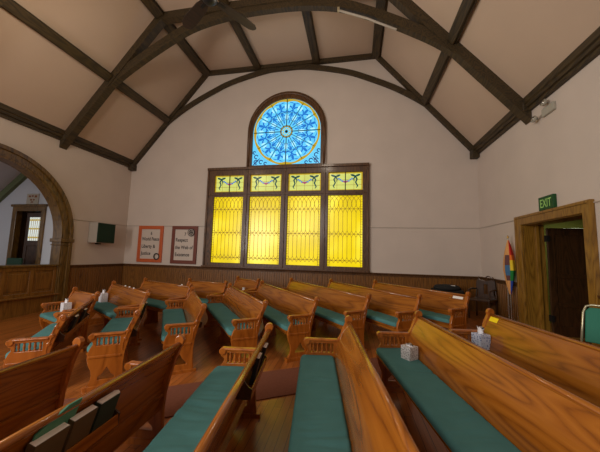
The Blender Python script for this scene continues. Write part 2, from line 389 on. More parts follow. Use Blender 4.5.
# ceiling fan hanging just above the top of the frame
def fan(hub, ang):
    t = thing('ceiling_fan', 'dark wooden ceiling fan whose blade reaches in below the nearer roof truss', 'fan', hub, ang)
    bm = BM(); lathe(bm, [(.02, .12), (.07, .11), (.12, .05), (.13, -.05), (.09, -.1), (.03, -.12)]); obj('motor_housing', bm, 'black', t, smooth=True)
    bm = BM(); lathe(bm, [(.018, .1), (.018, ZF-hub[2])], n=10); obj('down_rod', bm, 'black', t)
    for k in range(4):
        T = Matrix.Rotation(k*PI/2, 4, 'Z') @ Matrix.Rotation(.18, 4, 'X')
        pts = [(.16, -.07), (.30, -.10), (.70, -.12), (.88, -.105), (.95, -.05), (.965, 0), (.95, .06), (.88, .105), (.70, .12), (.30, .10), (.16, .07)]
        bm = BM(); prism(bm, [pts], lambda u, v, d: T @ Vector((u, v, d)), -.006, .006); obj('blade', bm, 'blade', t, bevel=.003)
        bm = BM(); box(bm, (.09, -.025, -.012), (.30, .025, -.004), T); obj('blade_arm', bm, 'black', t)
fan((-2.47, 4.02, 6.0), math.atan2(.80, .53))

# ------------------------------------------------------------------ the stained glass window
YF = D-.075                               # front face of the frame
YG = D-.012                               # glass
W = root('window_1')
panes_x = [(-4.635, -3.605), (-3.375, -2.335), (-2.100, -1.065), (-.825, .205)]
def rect(a, b, c, d): return [(a, b), (c, b), (c, d), (a, d)]
holes = [rect(a, 3.665, b, 4.225) for a, b in panes_x]+[rect(a, 1.345, b, 3.50) for a, b in panes_x]
bm = prism(BM(), [rect(-4.88, 1.2, .385, 4.47)]+holes, XZ, YF, D+.05); obj('frame', bm, 'trim', W, bevel=.012)
bm = BM()
for a, b, c, d in ((-4.90, 4.40, .405, 4.485), (-4.93, 1.19, .43, 1.245)): box(bm, (a, YF-.05, b), (c, YF+.01, d))
for x in (-4.86, .365): box(bm, (x-.03, YF-.035, 1.25), (x+.03, YF+.01, 4.40))
for x in (-3.49, -2.218, -.945): box(bm, (x-.028, YF-.03, 1.25), (x+.028, YF+.01, 4.40))
box(bm, (-4.83, YF-.02, 3.555), (.335, YF+.01, 3.61)); obj('moulding', bm, 'trim', W, bevel=.01)
oa = [(AX-1.31, 4.47), (AX+1.31, 4.47)]+arc(AX, AZ+.06, 1.31, 0, PI, 36)
ia = [(AX-1.135, 4.535), (AX+1.135, 4.535)]+arc(AX, AZ, 1.135, 0, PI, 36)
bm = prism(BM(), [oa, ia], XZ, YF, D+.05); obj('arched_frame', bm, 'trim', W)
bm = BM(); tube(bm, [(AX-1.25, YF, 4.50)]+[(x, YF, z) for x, z in reversed(arc(AX, AZ+.04, 1.25, 0, PI, 36))]+[(AX+1.25, YF, 4.50)], .03, 8); obj('arched_moulding', bm, 'trim', W, smooth=True)
for k, (a, b) in enumerate(panes_x):
    # tall amber light
    z0, z1 = 1.345, 3.50
    p = obj('pane', box(BM(), (a-.01, YG, z0-.01), (b+.01, YG+.01, z1+.01)), 'g_yellow', W); p['label'] = 'tall amber leaded pane'
    bm = BM(); w = b-a; m_ = .055; n = 7; cw = (w-2*m_)/n; th = .011
    for x in (a+m_, b-m_): strip(bm, [(x, z0), (x, z1)], th, YG)
    for z in (1.52, 2.32, 3.09): strip(bm, [(a, z), (b, z)], th*1.15, YG)
    for i in range(1, n): strip(bm, [(a+m_+i*cw, 1.62), (a+m_+i*cw, 2.22)], th, YG); strip(bm, [(a+m_+i*cw, 2.42), (a+m_+i*cw, 2.97)], th, YG)
    for i in range(n):
        cx = a+m_+(i+.5)*cw; l_, r_ = cx-cw/2, cx+cw/2
        for zb, dz in ((1.52, .1), (2.32, .1), (2.32, -.1), (1.52, -.07), (3.09, -.12)):
            for s in (-1, 1): strip(bm, [(cx+s*cw/2, zb+dz), (cx+s*cw*.33, zb+dz*.45), (cx, zb)], th, YG)
        for s in (-1, 1):    # ovals at the head
            strip(bm, [(cx, 3.09), (cx+s*cw*.42, 3.17), (cx+s*cw*.5, 3.26), (cx+s*cw*.36, 3.35), (cx, 3.42), (cx-s*cw*.3, 3.46), (cx-s*cw*.5, z1)], th, YG)
    for j in range(28):
        z = z0+(j+.5)*(z1-z0)/28
        for x0_, x1_ in ((a, a+m_), (b-m_, b)): strip(bm, [(x0_, z), (x1_, z)], .008, YG)
    obj('lead_came', bm, 'lead', W)
    # transom with ribbon garland
    z0, z1 = 3.665, 4.225; cx = (a+b)/2
    p = obj('pane', box(BM(), (a-.01, YG, z0-.01), (b+.01, YG+.01, z1+.01)), 'g_transom', W); p['label'] = 'pale lime transom pane with ribbon garland'
    bm = BM()
    for x in (a+.012, b-.012): strip(bm, [(x, z0), (x, z1)], .05, YG, .003)
    for z in (z0+.012, z1-.012): strip(bm, [(a, z), (b, z)], .04, YG, .003)
    obj('border_glass', bm, 'g_gold', W)
    bm = BM()
    for z in (z0+.17, z0+.33): strip(bm, [(a, z), (b, z)], .008, YG)
    for i in (1, 2, 3): strip(bm, [(a+w*i/4, z0), (a+w*i/4, z1)], .008, YG)
    obj('lead_came', bm, 'lead', W)
    if k in (0, 3): obj('centre_bar', box(BM(), (cx-.014, YG-.02, z0), (cx+.014, YG, z1)), 'lead_d', W)
    bm = BM(); Y = YG-.005
    for s in (-1, 1):
        bx = cx+s*.30; bz = 4.10
        for q in (-1, 1): blob(bm, bx+q*.075, bz+.03, .075, .032, Y, rot=q*.35); 
        blob(bm, bx, bz, .03, .03, Y)
        strip(bm, [(bx, bz), (bx+s*.05, bz-.09), (bx+s*.01, bz-.19), (bx+s*.07, bz-.30), (bx+s*.03, bz-.36)], [.045, .05, .045, .04, .015], Y)
        strip(bm, [(bx, bz), (bx-s*.05, bz-.08), (bx-s*.03, bz-.16)], [.04, .04, .015], Y)
    obj('ribbon_glass', bm, 'g_teal', W)
    bm = BM()
    for i in range(9):
        u = (i-4)/4; blob(bm, cx+u*.2, 3.93+.10*u*u+.01*(i % 2), .032, .024, Y-.004, n=8, rot=i)
    obj('garland_glass', bm, 'g_blue', W)
    bm = BM(); blob(bm, cx, 3.925, .045, .035, Y-.01); blob(bm, cx-.06, 3.94, .02, .02, Y-.01); blob(bm, cx+.06, 3.94, .02, .02, Y-.01); obj('rose_glass', bm, 'g_pink', W)
# the rose above
p = obj('rose_pane', prism(BM(), [ia], XZ, YG, YG+.01), 'g_cyan', W); p['label'] = 'round-headed sky blue rose pane'
RC, RR = 5.655, 1.115
bm = BM(); Y = YG-.002
inner = []
for k in range(12*8):
    a = 2*PI*k/96; u = (k % 8)/8; inner.append((AX+math.cos(a)*RR*(.925+.045*abs(math.sin(PI*u))-.02), RC+math.sin(a)*RR*(.925+.045*abs(math.sin(PI*u))-.02)))
gold_out = [(max(AX-1.13, min(AX+1.13, x)), z) for x, z in arc(AX, RC, RR, 0, 2*PI, 95)]
prism(bm, [gold_out, list(reversed(inner))], XZ, Y-.003, Y)
prism(bm, [arc(AX, RC, .20, 0, 2*PI, 31)[:-1], arc(AX, RC, .165, 0, 2*PI, 31)[:-1]], XZ, Y-.006, Y)
obj('gold_ring', bm, 'g_gold', W)
bm = BM(); bmn = BM(); bmw = BM()
for k in range(12):
    a = (k+.5)*PI/6
    pos = lambda r, t: (AX+math.cos(a)*r-math.sin(a)*t, RC+math.sin(a)*r+math.cos(a)*t)
    # outer fleur-de-lis
    Y = YG-.004
    x, z = pos(.90, 0); blob(bm, x, z, .095, .042, Y, rot=a)
    for s in (-1, 1):
        strip(bm, [pos(.78, s*.015), pos(.84, s*.07), pos(.86, s*.12), pos(.82, s*.155), pos(.78, s*.13)], [.03, .045, .05, .04, .02], Y)
        strip(bm, [pos(.74, s*.01), pos(.68, s*.08), pos(.66, s*.14), pos(.71, s*.165)], [.03, .04, .035, .015], Y)
        strip(bmn, [pos(.62, s*.02), pos(.55, s*.07), pos(.50, s*.10), pos(.46, s*.085)], [.02, .035, .03, .012], Y)
        strip(bmn, [pos(.97, s*.02), pos(.99, s*.10), pos(.985, s*.17)], [.012, .03, .012], Y)
    strip(bm, [pos(.80, 0), pos(.70, 0)], [.05, .03], Y); strip(bm, [pos(.70, 0), pos(.42, 0)], [.02, .03], Y)
    x, z = pos(.56, 0); blob(bm, x, z, .07, .026, Y-.004, rot=a)
    x, z = pos(.34, 0); blob(bmn, x, z, .07, .02, Y, rot=a)
    x, z = pos(.62, 0); blob(bmn, x, z, .03, .05, Y-.006, rot=a)
    b2 = k*PI/6; ps2 = lambda r, t: (AX+math.cos(b2)*r-math.sin(b2)*t, RC+math.sin(b2)*r+math.cos(b2)*t)
    for s_ in (-1, 1):
        x, z = ps2(.86, s_*.055); blob(bmw, x, z, .085, .028, Y-.001, rot=b2)
        x, z = ps2(.50, s_*.035); blob(bmw, x, z, .10, .020, Y-.001, rot=b2)
        strip(bmn, [ps2(.72, s_*.03), ps2(.66, s_*.075), ps2(.60, s_*.05)], [.012, .028, .012], Y)
        x, z = pos(.44, s_*.055); blob(bmn, x, z, .05, .016, Y-.002, rot=a)
obj('fleur_glass', bm, 'g_blue', W); obj('leaf_glass', bmn, 'g_blue', W); obj('petal_glass', bmw, 'g_ice', W)
bm = BM()
for s in (-1, 1):     # scrolls in the two lower corners
    ox, oz = AX+s*1.0, 4.66
    for dx, dz, r in ((0, 0, .07), (0, .18, .06), (-.17, 0, .06), (.07, .32, .045), (-.32, -.06, .045)):
        strip(bm, arc(ox+s*dx, oz+dz, r, .3, 5.2, 12), .032, YG-.006)
    strip(bm, [(ox+s*.1, oz-.1), (ox, oz), (ox-s*.12, oz+.12)], [.02, .05, .02], YG-.004)
obj('corner_scroll', bm, 'g_navy', W)
bm = BM()
for k in range(12):
    a = k*PI/6; w = .026 if k % 3 == 0 else .018
    r1 = RR if k % 3 == 0 else .98*RR
    strip(bm, [(AX+math.cos(a)*.17, RC+math.sin(a)*.17), (AX+math.cos(a)*r1, RC+math.sin(a)*r1)], w, YG-.010)
strip(bm, arc(AX, RC, .66, 0, 2*PI, 48), .009, YG-.009); strip(bm, arc(AX, RC, .40, 0, 2*PI, 40), .009, YG-.009); strip(bm, arc(AX, RC, .205, 0, 2*PI, 40), .014, YG-.009)
strip(bm, arc(AX, RC, .165, 0, 2*PI, 40), .012, YG-.009); blob(bm, AX, RC, .05, .05, YG-.01)
obj('rose_lead', bm, 'lead_d', W)
bm = BM()
for k in range(8): blob(bm, AX+.11*math.cos(k*PI/4+.39), RC+.11*math.sin(k*PI/4+.39), .03, .03, YG-.004, n=8)
obj('rose_centre', bm, 'g_pale', W)

# ------------------------------------------------------------------ left wall: arch, parapet, vestry beyond
T2 = root('trim_7')
lo = 0.0
def archring(r0, r1, x0, x1, name, m):
    o_ = [(ACY+r1, lo)]+arc(ACY, ACZ, r1, 0, PI, 40)+[(ACY-r1, lo)]
    i_ = [(ACY-r0, lo)]+list(reversed(arc(ACY, ACZ, r0, 0, PI, 40)))+[(ACY+r0, lo)]
    obj(name, prism(BM(), [o_+i_], YZ, x0, x1), m, T2, bevel=.012)
archring(1.66, 1.93, XL-.25, XL+.06, 'arch_casing', 'arch')
archring(1.86, 1.96, XL, XL+.10, 'arch_moulding', 'arch')
archring(1.70, 1.76, XL, XL+.075, 'arch_bead', 'arch')
bm = BM()
for s in (-1, 1):
    y = ACY+s*1.80
    box(bm, (XL-.27, y-.19, 1.83), (XL+.12, y+.19, 1.93)); box(bm, (XL-.26, y-.165, 1.74), (XL+.10, y+.165, 1.77))
obj('capital', bm, 'arch', T2, bevel=.012)
T3 = root('trim_8')   # panelled parapet under the arch
py0, py1 = ACY-1.66, ACY+1.66
ph = []; 
yy = py0+.14
cells = [(4.62, 5.13), (5.22, 5.72), (5.81, 6.29), (4.03, 4.53), (3.44, 3.94), (3.10, 3.35)]
prism_holes = [rect(a, .54, b, 1.08) for a, b in cells]
obj('parapet_frame', prism(BM(), [rect(py0, .45, py1, 1.2)]+prism_holes, YZ, XL-.02, XL+.03), 'panel', T3, bevel=.008)
for a, b in cells:
    bm = BM(); box(bm, (XL-.02, a, .54), (XL+.004, b, 1.08)); box(bm, (XL, a+.06, .60), (XL+.016, b-.06, 1.02)); obj('raised_panel', bm, 'panel', T3, bevel=.008)
obj('sill_board', box(BM(), (XL-.27, py0, 1.18), (XL+.09, py1, 1.23)), 'arch', T3, bevel=.01)
obj('ledge_board', box(BM(), (XL, py0, .42), (XL+.10, py1+.1, .46)), 'panel', T3, bevel=.01)
obj('lower_board', box(BM(), (XL-.02, py0, -.4), (XL+.02, py1, .43)), 'panel', T3)
# vestry
VY = 6.45
vx = lambda: 0
bm = prism(BM(), [[(-11.6, -.2), (XL-.25, -.2), (XL-.25, 4.9), (-8.25, 4.9), (-11.6, 2.2)], [(-9.66, .3), (-8.74, .3), (-8.74, 2.70), (-9.66, 2.70)]], XZ, VY, VY+.12)
obj('wall_far_left', bm, 'cool_wall', kind='structure')
bm = prism(BM(), [[(-11.7, 2.12), (-8.2, 4.94), (XL-.25, 4.94), (XL-.25, 5.04), (-8.25, 5.04), (-11.7, 2.24)]], XZ, 2.2, VY); obj('ceiling_far', bm, 'cool_wall', kind='structure')
bm = prism(BM(), [[(-11.7, 2.10), (-8.3, 4.84), (-8.3, 4.62), (-11.7, 1.88)]], XZ, VY-.10, VY); obj('trim_9', bm, 'vestry_shade', kind='structure')  # band coloured as the shadowed upper part of the ceiling
obj('floor_far', box(BM(), (-11.7, 2.2, .2), (XL-.25, 9, .3)), 'floor', kind='structure')
obj('wall_far_side', box(BM(), (-11.75, 2.2, .2), (-11.6, VY, 2.4)), 'cool_wall', kind='structure')
V = root('door_1')
bm = prism(BM(), [[(-9.80, .3), (-9.80, 2.85), (-8.62, 2.85), (-8.62, .3), (-8.76, .3), (-8.76, 2.70), (-9.64, 2.70), (-9.64, .3)]], XZ, VY-.04, VY+.12); obj('casing', bm, 'arch', V, bevel=.012)
bm = BM(); box(bm, (-9.84, VY-.07, 2.83), (-8.58, VY, 2.90)); obj('cornice', bm, 'arch', V, bevel=.01)
lf = prism(BM(), [rect(-9.32, .32, -8.74, 2.66), rect(-9.22, 1.86, -8.80, 2.53), rect(-9.22, 1.12, -8.80, 1.72), rect(-9.22, .45, -8.80, 1.0)], XZ, VY+.02, VY+.06); obj('leaf', lf, 'door', V, bevel=.006)
bm = BM(); box(bm, (-9.22, VY+.035, .45), (-8.80, VY+.05, 1.0)); box(bm, (-9.22, VY+.035, 1.12), (-8.80, VY+.05, 1.72)); obj('leaf_panel', bm, 'door', V)
obj('leaf_glass', box(BM(), (-9.23, VY+.035, 1.85), (-8.79, VY+.045, 2.54)), 'g_day', V)
bm = BM()
for i in range(1, 6): strip(bm, [(-9.22+.07*i, 1.86), (-9.22+.07*i, 2.53)], .012, VY+.034)
for z in (1.95, 2.2, 2.45): strip(bm, [(-9.22, z), (-8.80, z)], .014, VY+.034)
obj('leaf_lead', bm, 'lead', V)
bm = BM()
for z in (1.95, 2.2, 2.45):
    for i in range(6): blob(bm, -9.185+.07*i, z, .018, .03, VY+.03, n=8)
obj('leaf_amber_glass', bm, 'g_gold', V)
bm = BM(); box(bm, (-9.72, VY+.12, .3), (-8.70, 8.2, .31)); box(bm, (-9.74, 8.2, .3), (-8.68, 8.25, 2.75)); box(bm, (-9.76, VY+.12, .3), (-9.72, 8.2, 2.75)); box(bm, (-8.70, VY+.12, .3), (-8.66, 8.2, 2.75)); box(bm, (-9.74, VY+.12, 2.71), (-8.68, 8.2, 2.75))
obj('wall_passage', bm, 'door', kind='structure')
t = thing('wall_notice', 'small paper notice with rust brown print above the door beyond the arch', 'notice', (-9.15, VY, 2.91))
obj('sheet', box(BM(), (-.21, -.02, 0), (.21, 0, .30)), 'sign_paper', t)
bm = BM()
for x, z, w, h in ((-.14, .20, .08, .05), (-.03, .21, .06, .045), (.07, .19, .09, .06), (-.08, .10, .07, .05), (.03, .10, .05, .05), (-.05, .04, .09, .035)): box(bm, (x, -.023, z), (x+w, -.02, z+h))
obj('print', bm, 'rust', t)
# green chair behind the parapet
t = thing('armless_chair', 'dark green padded chair back showing over the sill inside the arch', 'chair', (-9.12, 5.98, .3))
bm = BM(); box(bm, (-.25, .16, .5), (.25, .22, 1.07)); obj('backrest', bm, 'green_dark', t, bevel=.025)
bm = BM(); box(bm, (-.25, -.25, .42), (.25, .2, .49)); obj('seat', bm, 'green_dark', t, bevel=.02)
for x in (-.22, .22):
    for y in (-.22, .18): obj('leg', tube(BM(), [(x, y, 0), (x, y, .43)], .016), 'steel', t)
    obj('back_post', tube(BM(), [(x, .19, .4), (x, .19, .6)], .014), 'steel', t)

# wall loudspeaker with white cabinet
t = thing('wall_speaker', 'white wall loudspeaker with square dark green grille on the left wall', 'speaker', (XL, 7.5, 1.86))
obj('cabinet', box(BM(), (0.001, -.31, 0), (.31, .33, .62)), 'cream', t, bevel=.012)
obj('grille', box(BM(), (.31, -.30, .012), (.335, .32, .608)), 'grille', t, bevel=.006)
obj('mount_plate', box(BM(), (.001, -.05, -.04), (.12, .05, 0)), 'black', t)

# posters
def poster(x0, x1, z0, z1, fm, lines, lab, ring):
    t = thing('framed_poster', lab, 'poster', ((x0+x1)/2, D-.001, z0)); w = (x1-x0)/2; h = z1-z0; f = .115
    obj('frame', prism(BM(), [rect(-w, 0, w, h), rect(-w+f, f, w-f, h-f)], XZ, -.045, 0), fm, t, bevel=.008)
    obj('sheet', box(BM(), (-w+f-.005, -.02, f-.005), (w-f+.005, -.004, h-f+.005)), 'paper', t)
    for i, (s, z, sz) in enumerate(lines):
        text('lettering', s, sz, (-w+f+.03 if len(s) > 1 else .02, -.021, z), (PI/2, 0, 0), 'ink', t, .001, .86, 'LEFT' if len(s) > 1 else 'CENTER', .003, fit=2*w-2*f-.06)
    rx, rz_, kind_ = ring
    if kind_ == 'ring':
        o = obj('round_emblem', prism(BM(), [arc(rx, rz_, .115, 0, 2*PI, 28)[:-1], arc(rx, rz_, .08, 0, 2*PI, 28)[:-1]], XZ, -.056, -.046), 'ink', t)
    else:
        o = obj('round_emblem', lathe(BM(), [(.13, -.006), (.13, .006), (.10, .010)], Matrix.Translation((rx, -.052, rz_)) @ Matrix.Rotation(PI/2, 4, 'X'), 24), 'ink', t)
        bm = BM(); prism(bm, [arc(rx, rz_, .105, 0, 2*PI, 28)[:-1], arc(rx, rz_, .085, 0, 2*PI, 28)[:-1]], XZ, -.066, -.062)
        for a in range(6): strip(bm, [(rx+.03*math.cos(a), rz_+.03*math.sin(a)), (rx+.075*math.cos(a+.5), rz_+.075*math.sin(a+.5))], .014, -.062)
        obj('emblem_mark', bm, 'wire', o)
    return t
poster(-7.42, -6.46, 1.275, 2.525, 'frame_o', [('6', .94, .15), ('World Peace', .74, .165), ('Liberty &', .49, .165), ('Justice', .25, .165)],
       'orange framed poster reading World Peace Liberty and Justice with black ring', (.30, .20, 'ring'))
poster(-6.12, -5.17, 1.26, 2.525, 'frame_r', [('7', .94, .15), ('Respect', .74, .165), ('the Web of', .49, .165), ('Existence', .25, .165)],
       'red brown framed poster reading Respect the Web of Existence with dark disc', (.25, 1.05, 'disc'))

# ------------------------------------------------------------------ right wall: door, sign, lamps
DR = root('door_2')
cas = [(4.79, .1), (4.79, 2.55), (6.76, 2.55), (6.76, .1), (6.585, .1), (6.585, 2.39), (4.955, 2.39), (4.955, .1)]
obj('casing', prism(BM(), [cas], YZ, XR-.05, XR+.005), 'door_trim', DR, bevel=.012)
obj('back_band', prism(BM(), [[(4.77, .1), (4.77, 2.575), (6.78, 2.575), (6.78, .1), (6.73, .1), (6.73, 2.525), (4.82, 2.525), (4.82, .1)]], YZ, XR-.07, XR), 'door_trim', DR, bevel=.01)
bm = BM(); box(bm, (XR, 6.56, .1), (XR+.36, 6.60, 2.41)); box(bm, (XR, 4.93, .1), (XR+.36, 4.97, 2.41)); box(bm, (XR, 4.93, 2.38), (XR+.36, 6.60, 2.42)); obj('jamb', bm, 'door_trim', DR)
bm = BM(); box(bm, (XR+.2, 6.52, .1), (XR+.25, 6.57, 2.39)); obj('door_stop', bm, 'door_trim', DR)
# leaf stands open into the hall, hinged at the far jamb
ly0, ly1, lx0, lx1, lz0, lz1 = 6.47, 6.515, XR+.36, XR+1.75, .23, 2.32
ph = [rect(lx0+.12, z0, lx1-.12, z1) for z0, z1 in ((.42, .78), (.86, 1.34), (1.42, 2.18))]
obj('leaf', prism(BM(), [rect(lx0, lz0, lx1, lz1)]+ph, XZ, ly0, ly1), 'door', DR, bevel=.006)
bm = BM()
for z0, z1 in ((.42, .78), (.86, 1.34), (1.42, 2.18)): box(bm, (lx0+.11, ly0+.014, z0-.01), (lx1-.11, ly1-.01, z1+.01))
obj('leaf_panel', bm, 'door', DR)
bm = BM(); box(bm, (XR+.335, 6.44, 2.05), (XR+.385, 6.53, 2.17)); box(bm, (XR+.335, 6.44, .5), (XR+.385, 6.53, .62)); obj('hinge', bm, 'black', DR)
# hall beyond
bm = BM(); box(bm, (5.6, 4.0, 0), (5.7, 9.0, 3.0)); box(bm, (XR+.3, 8.0, 0), (5.6, 8.1, 3.0)); obj('wall_hall', bm, 'hall', kind='structure')
obj('wall_hall_near', box(BM(), (XR+.3, 4.0, 0), (5.6, 4.1, 3.0)), 'hall', kind='structure')
obj('floor_hall', box(BM(), (XR+.3, 4.1, .1), (5.6, 8.0, .2)), 'floor', kind='structure')
obj('ceiling_hall', box(BM(), (XR+.3, 4.0, 2.9), (5.7, 8.1, 3.0)), 'hall', kind='structure')
t = thing('exit_sign', 'green box sign reading EXIT above the golden oak door casing', 'sign', (XR, 5.74, 2.578))
obj('sign_box', box(BM(), (-.06, -.20, 0), (0, .20, .245)), 'exit_green', t, bevel=.008)
text('lettering', 'EXIT', .215, (-.061, 0, .048), (PI/2, 0, -PI/2), 'exit_letter', t, .002, .70, 'CENTER', .001)
t = thing('emergency_light', 'twin headed emergency light high on the right wall under the eave', 'light', (XR, 5.62, 4.25))
obj('back_box', box(BM(), (-.05, -.22, .03), (0, .10, .18)), 'lampglass', t, bevel=.01)
for y, z in ((.24, .06), (-.06, .22)):
    T = Matrix.Translation((-.05, y, z)) @ Matrix.Rotation(-1.2, 4, 'Y')
    o = obj('lamp_head', lathe(BM(), [(.025, 0), (.055, .02), (.065, .06), (.06, .07)], T), 'lampglass', t, smooth=True)
    obj('lens', lathe(BM(), [(.055, .068), (.04, .08), (.015, .085)], T), 'chrome', o, smooth=True)
obj('stem', tube(BM(), [(-.04, .08, .1), (-.04, .22, .06)], .012), 'cream', t)

# pride flag on a stand with two poles
fx, fy = 3.265, 6.92; f0 = fz(fx, fy)
t = thing('pride_flag', 'furled rainbow pride flag hanging on a silver pole beside the door casing', 'flag', (fx, fy, f0))
obj('pole', tube(BM(), [(0, 0, .03), (0, 0, 2.16-f0)], .014), 'chrome', t)
obj('finial', lathe(BM(), [(.008, 2.12-f0), (.02, 2.15-f0), (.012, 2.18-f0), (.002, 2.21-f0)]), 'brass', t, smooth=True)
bm = BM(); prof = [(2.10, .02), (2.0, .06), (1.85, .11), (1.65, .155), (1.45, .165), (1.28, .13), (1.12, .085), (1.02, .055), (.94, .03)]
NF = 28; rings = []
for i in range(33):
    z = 2.10-(2.10-.94)*i/32
    for (za, ra), (zb, rb) in zip(prof, prof[1:]):
        if za >= z >= zb: r = ra+(rb-ra)*(za-z)/(za-zb)
    ring = []
    for k in range(NF):
        a = 2*PI*k/NF; rr = r*(1+.16*math.sin(a*5+z*2))
        ring.append(bm.verts.new((rr*math.cos(a)*.56, rr*.8*math.sin(a), z-f0)))
    rings.append(ring)
cols = ['f_red', 'f_orange', 'f_yellow', 'f_green', 'f_blue', 'f_violet', 'f_peach', 'f_brown', 'f_sky']
for i in range(32):
    for k in range(NF):
        f = bm.faces.new((rings[i][k], rings[i][(k+1) % NF], rings[i+1][(k+1) % NF], rings[i+1][k]))
        side = .1+math.cos(2*PI*(k+.5)/NF-2.69)          # +: towards the corner, -: towards the viewer
        u = i/32
        if side < .15: f.material_index = [0, 0, 0, 1, 2, 2, 3, 3, 4, 4, 5][min(10, int(u*11))]
        else: f.material_index = ([6, 6, 6, 7, 7, 8, 8, 7, 6, 6, 6][min(10, int(u*11))] if side < .85 else 6)
obj('cloth', bm, None, t, smooth=True, mats=cols)
obj('base', lathe(BM(), [(.16, 0), (.16, .03), (.05, .06), (.02, .09)]), 'brass', t, smooth=True)
t = thing('flag_pole', 'bare silver pole on a round base standing next to the rainbow flag', 'pole', (3.33, 7.16, fz(3.33, 7.16)))
obj('shaft', tube(BM(), [(0, 0, .03), (0, 0, .95)], .015), 'chrome', t)
obj('collar', lathe(BM(), [(.02, .88), (.03, .90), (.03, .95), (.018, .97)]), 'chrome', t, smooth=True)
obj('base', lathe(BM(), [(.08, 0), (.08, .03), (.04, .06), (.02, .09)]), 'brass', t, smooth=True)

# dark carved chair and black gear in the far right corner
cx, cy = 3.03, 7.72; cz = fz(cx, cy)
t = thing('carved_chair', 'old dark carved wooden chair standing in the far right corner', 'chair', (cx, cy, cz), -.75)
bm = BM(); prism(bm, [[(-.20, .46), (.20, .46), (.17, .62), (.22, .74), (.21, .86), (.14, .92), (0, .88), (-.14, .92), (-.21, .86), (-.22, .74), (-.17, .62)],
                       rect(-.04, .56, .04, .80)], XZ, .20, .235); obj('backrest', bm, 'door', t, bevel=.008)
for s in (-1, 1):
    obj('back_post', tube(BM(), [(s*.22, .21, 0), (s*.22, .22, .5), (s*.19, .24, .86), (s*.15, .23, .99)], [.022, .022, .018, .008]), 'door', t, smooth=True)
    obj('leg', tube(BM(), [(s*.22, -.22, 0), (s*.22, -.22, .45)], .022), 'door', t)
    obj('armrest', tube(BM(), [(s*.22, .2, .68), (s*.24, 0, .69), (s*.23, -.2, .66)], .02), 'door', t, smooth=True)
    obj('arm_post', tube(BM(), [(s*.23, -.19, .45), (s*.23, -.19, .66)], .016), 'door', t)
obj('top_loop', tube(BM(), [(.06+.06*math.cos(a), .22, .93+.07*math.sin(a)) for a in [PI*i/8 for i in range(9)]], .012), 'door', t, smooth=True)
obj('seat', box(BM(), (-.25, -.25, .42), (.25, .24, .47)), 'door', t, bevel=.01)
t = thing('amplifier_case', 'black equipment case with a pale tag in the far right corner', 'case', (2.38, 8.2, fz(2.40, 8.1)), 0)
obj('shell', box(BM(), (-.34, -.24, 0), (.34, .24, .62)), 'black', t, bevel=.02)
obj('padded_lid', lathe(BM(), [(.30, .62), (.32, .66), (.26, .72), (.1, .74), (.02, .745)], Matrix.Scale(1.05, 4, (1, 0, 0))), 'blackcloth', t, smooth=True)
obj('handle', tube(BM(), [(-.08, -.26, .45), (-.08, -.29, .47), (.08, -.29, .47), (.08, -.26, .45)], .012), 'chrome', t)
o = obj('tag', box(BM(), (.05, -.20, .715), (.14, -.12, .735)), 'white', t); o['label'] = 'small pale tag on the lid'

# folding-style stacking chair at the right edge
cx, cy = 2.86, 3.94; cz = fz(cx, cy)
t = thing('stacking_chair', 'green padded stacking chair with beige tube frame by the right door', 'chair', (cx, cy, cz), -.70)
def tilt(x, z): return (x, .02+.16*(z-.45)/.5, z)
obj('back_frame', tube(BM(), [tilt(-.27, .30), tilt(-.235, .88), tilt(-.21, .955), tilt(-.16, .975), tilt(.16, .975), tilt(.21, .955), tilt(.235, .88), tilt(.27, .30)], .013), 'steel', t, smooth=True)
bm = BM(); g = []
prism(bm, [[(-.225, .55), (.225, .55), (.215, .90), (.18, .945), (-.18, .945), (-.215, .90)]], lambda u, v, d: (u, tilt(0, v)[1]+d-.02, v), 0, .045); obj('backrest', bm, 'chair_cloth', t, bevel=.012)
obj('seat', box(BM(), (-.23, -.40, .42), (.23, .02, .47)), 'chair_cloth', t, bevel=.018)
for s in (-1, 1):
    obj('leg', tube(BM(), [(s*.26, -.40, 0), (s*.25, -.36, .42)], .013), 'steel', t)
    obj('leg', tube(BM(), [(s*.28, .06, 0), (s*.27, -.01, .42)], .013), 'steel', t)
    obj('side_rail', tube(BM(), [(s*.25, -.36, .42), (s*.265, 0, .42)], .013), 'steel', t)

# carpet runner between the pew blocks
bm = BM(); cl = [(-3.5, 2.45), (-2.65, 2.80), (-1.87, 3.22), (-1.12, 3.66), (-.33, 4.06), (.5, 4.45), (1.4, 4.80)]
top = []; bot = []
for i, p in enumerate(cl):
    a = Vector(cl[max(0, i-1)]); b = Vector(cl[min(len(cl)-1, i+1)]); d = (b-a).normalized(); n_ = Vector((-d.y, d.x))*.36
    row = []
    for s in (-1, -.33, .33, 1):
        q = Vector(p)+n_*s; row.append(q)
    top.append([bm.verts.new((q.x, q.y, fz(q.x, q.y)+.012)) for q in row]); bot.append([bm.verts.new((q.x, q.y, fz(q.x, q.y)+.001)) for q in row])
for i in range(len(cl)-1):
    for j in range(3): bm.faces.new((top[i][j], top[i+1][j], top[i+1][j+1], top[i][j+1])); bm.faces.new((bot[i][j], bot[i+1][j], bot[i+1][j+1], bot[i][j+1]))
    for j in (0, 3): bm.faces.new((top[i][j], top[i+1][j], bot[i+1][j], bot[i][j]))
for i in (0, -1): bm.faces.new(top[i]+list(reversed(bot[i])))
tag(obj('carpet_runner', bm, 'carpet'), 'reddish brown carpet runner laid along the curved aisle between pew blocks', 'carpet')

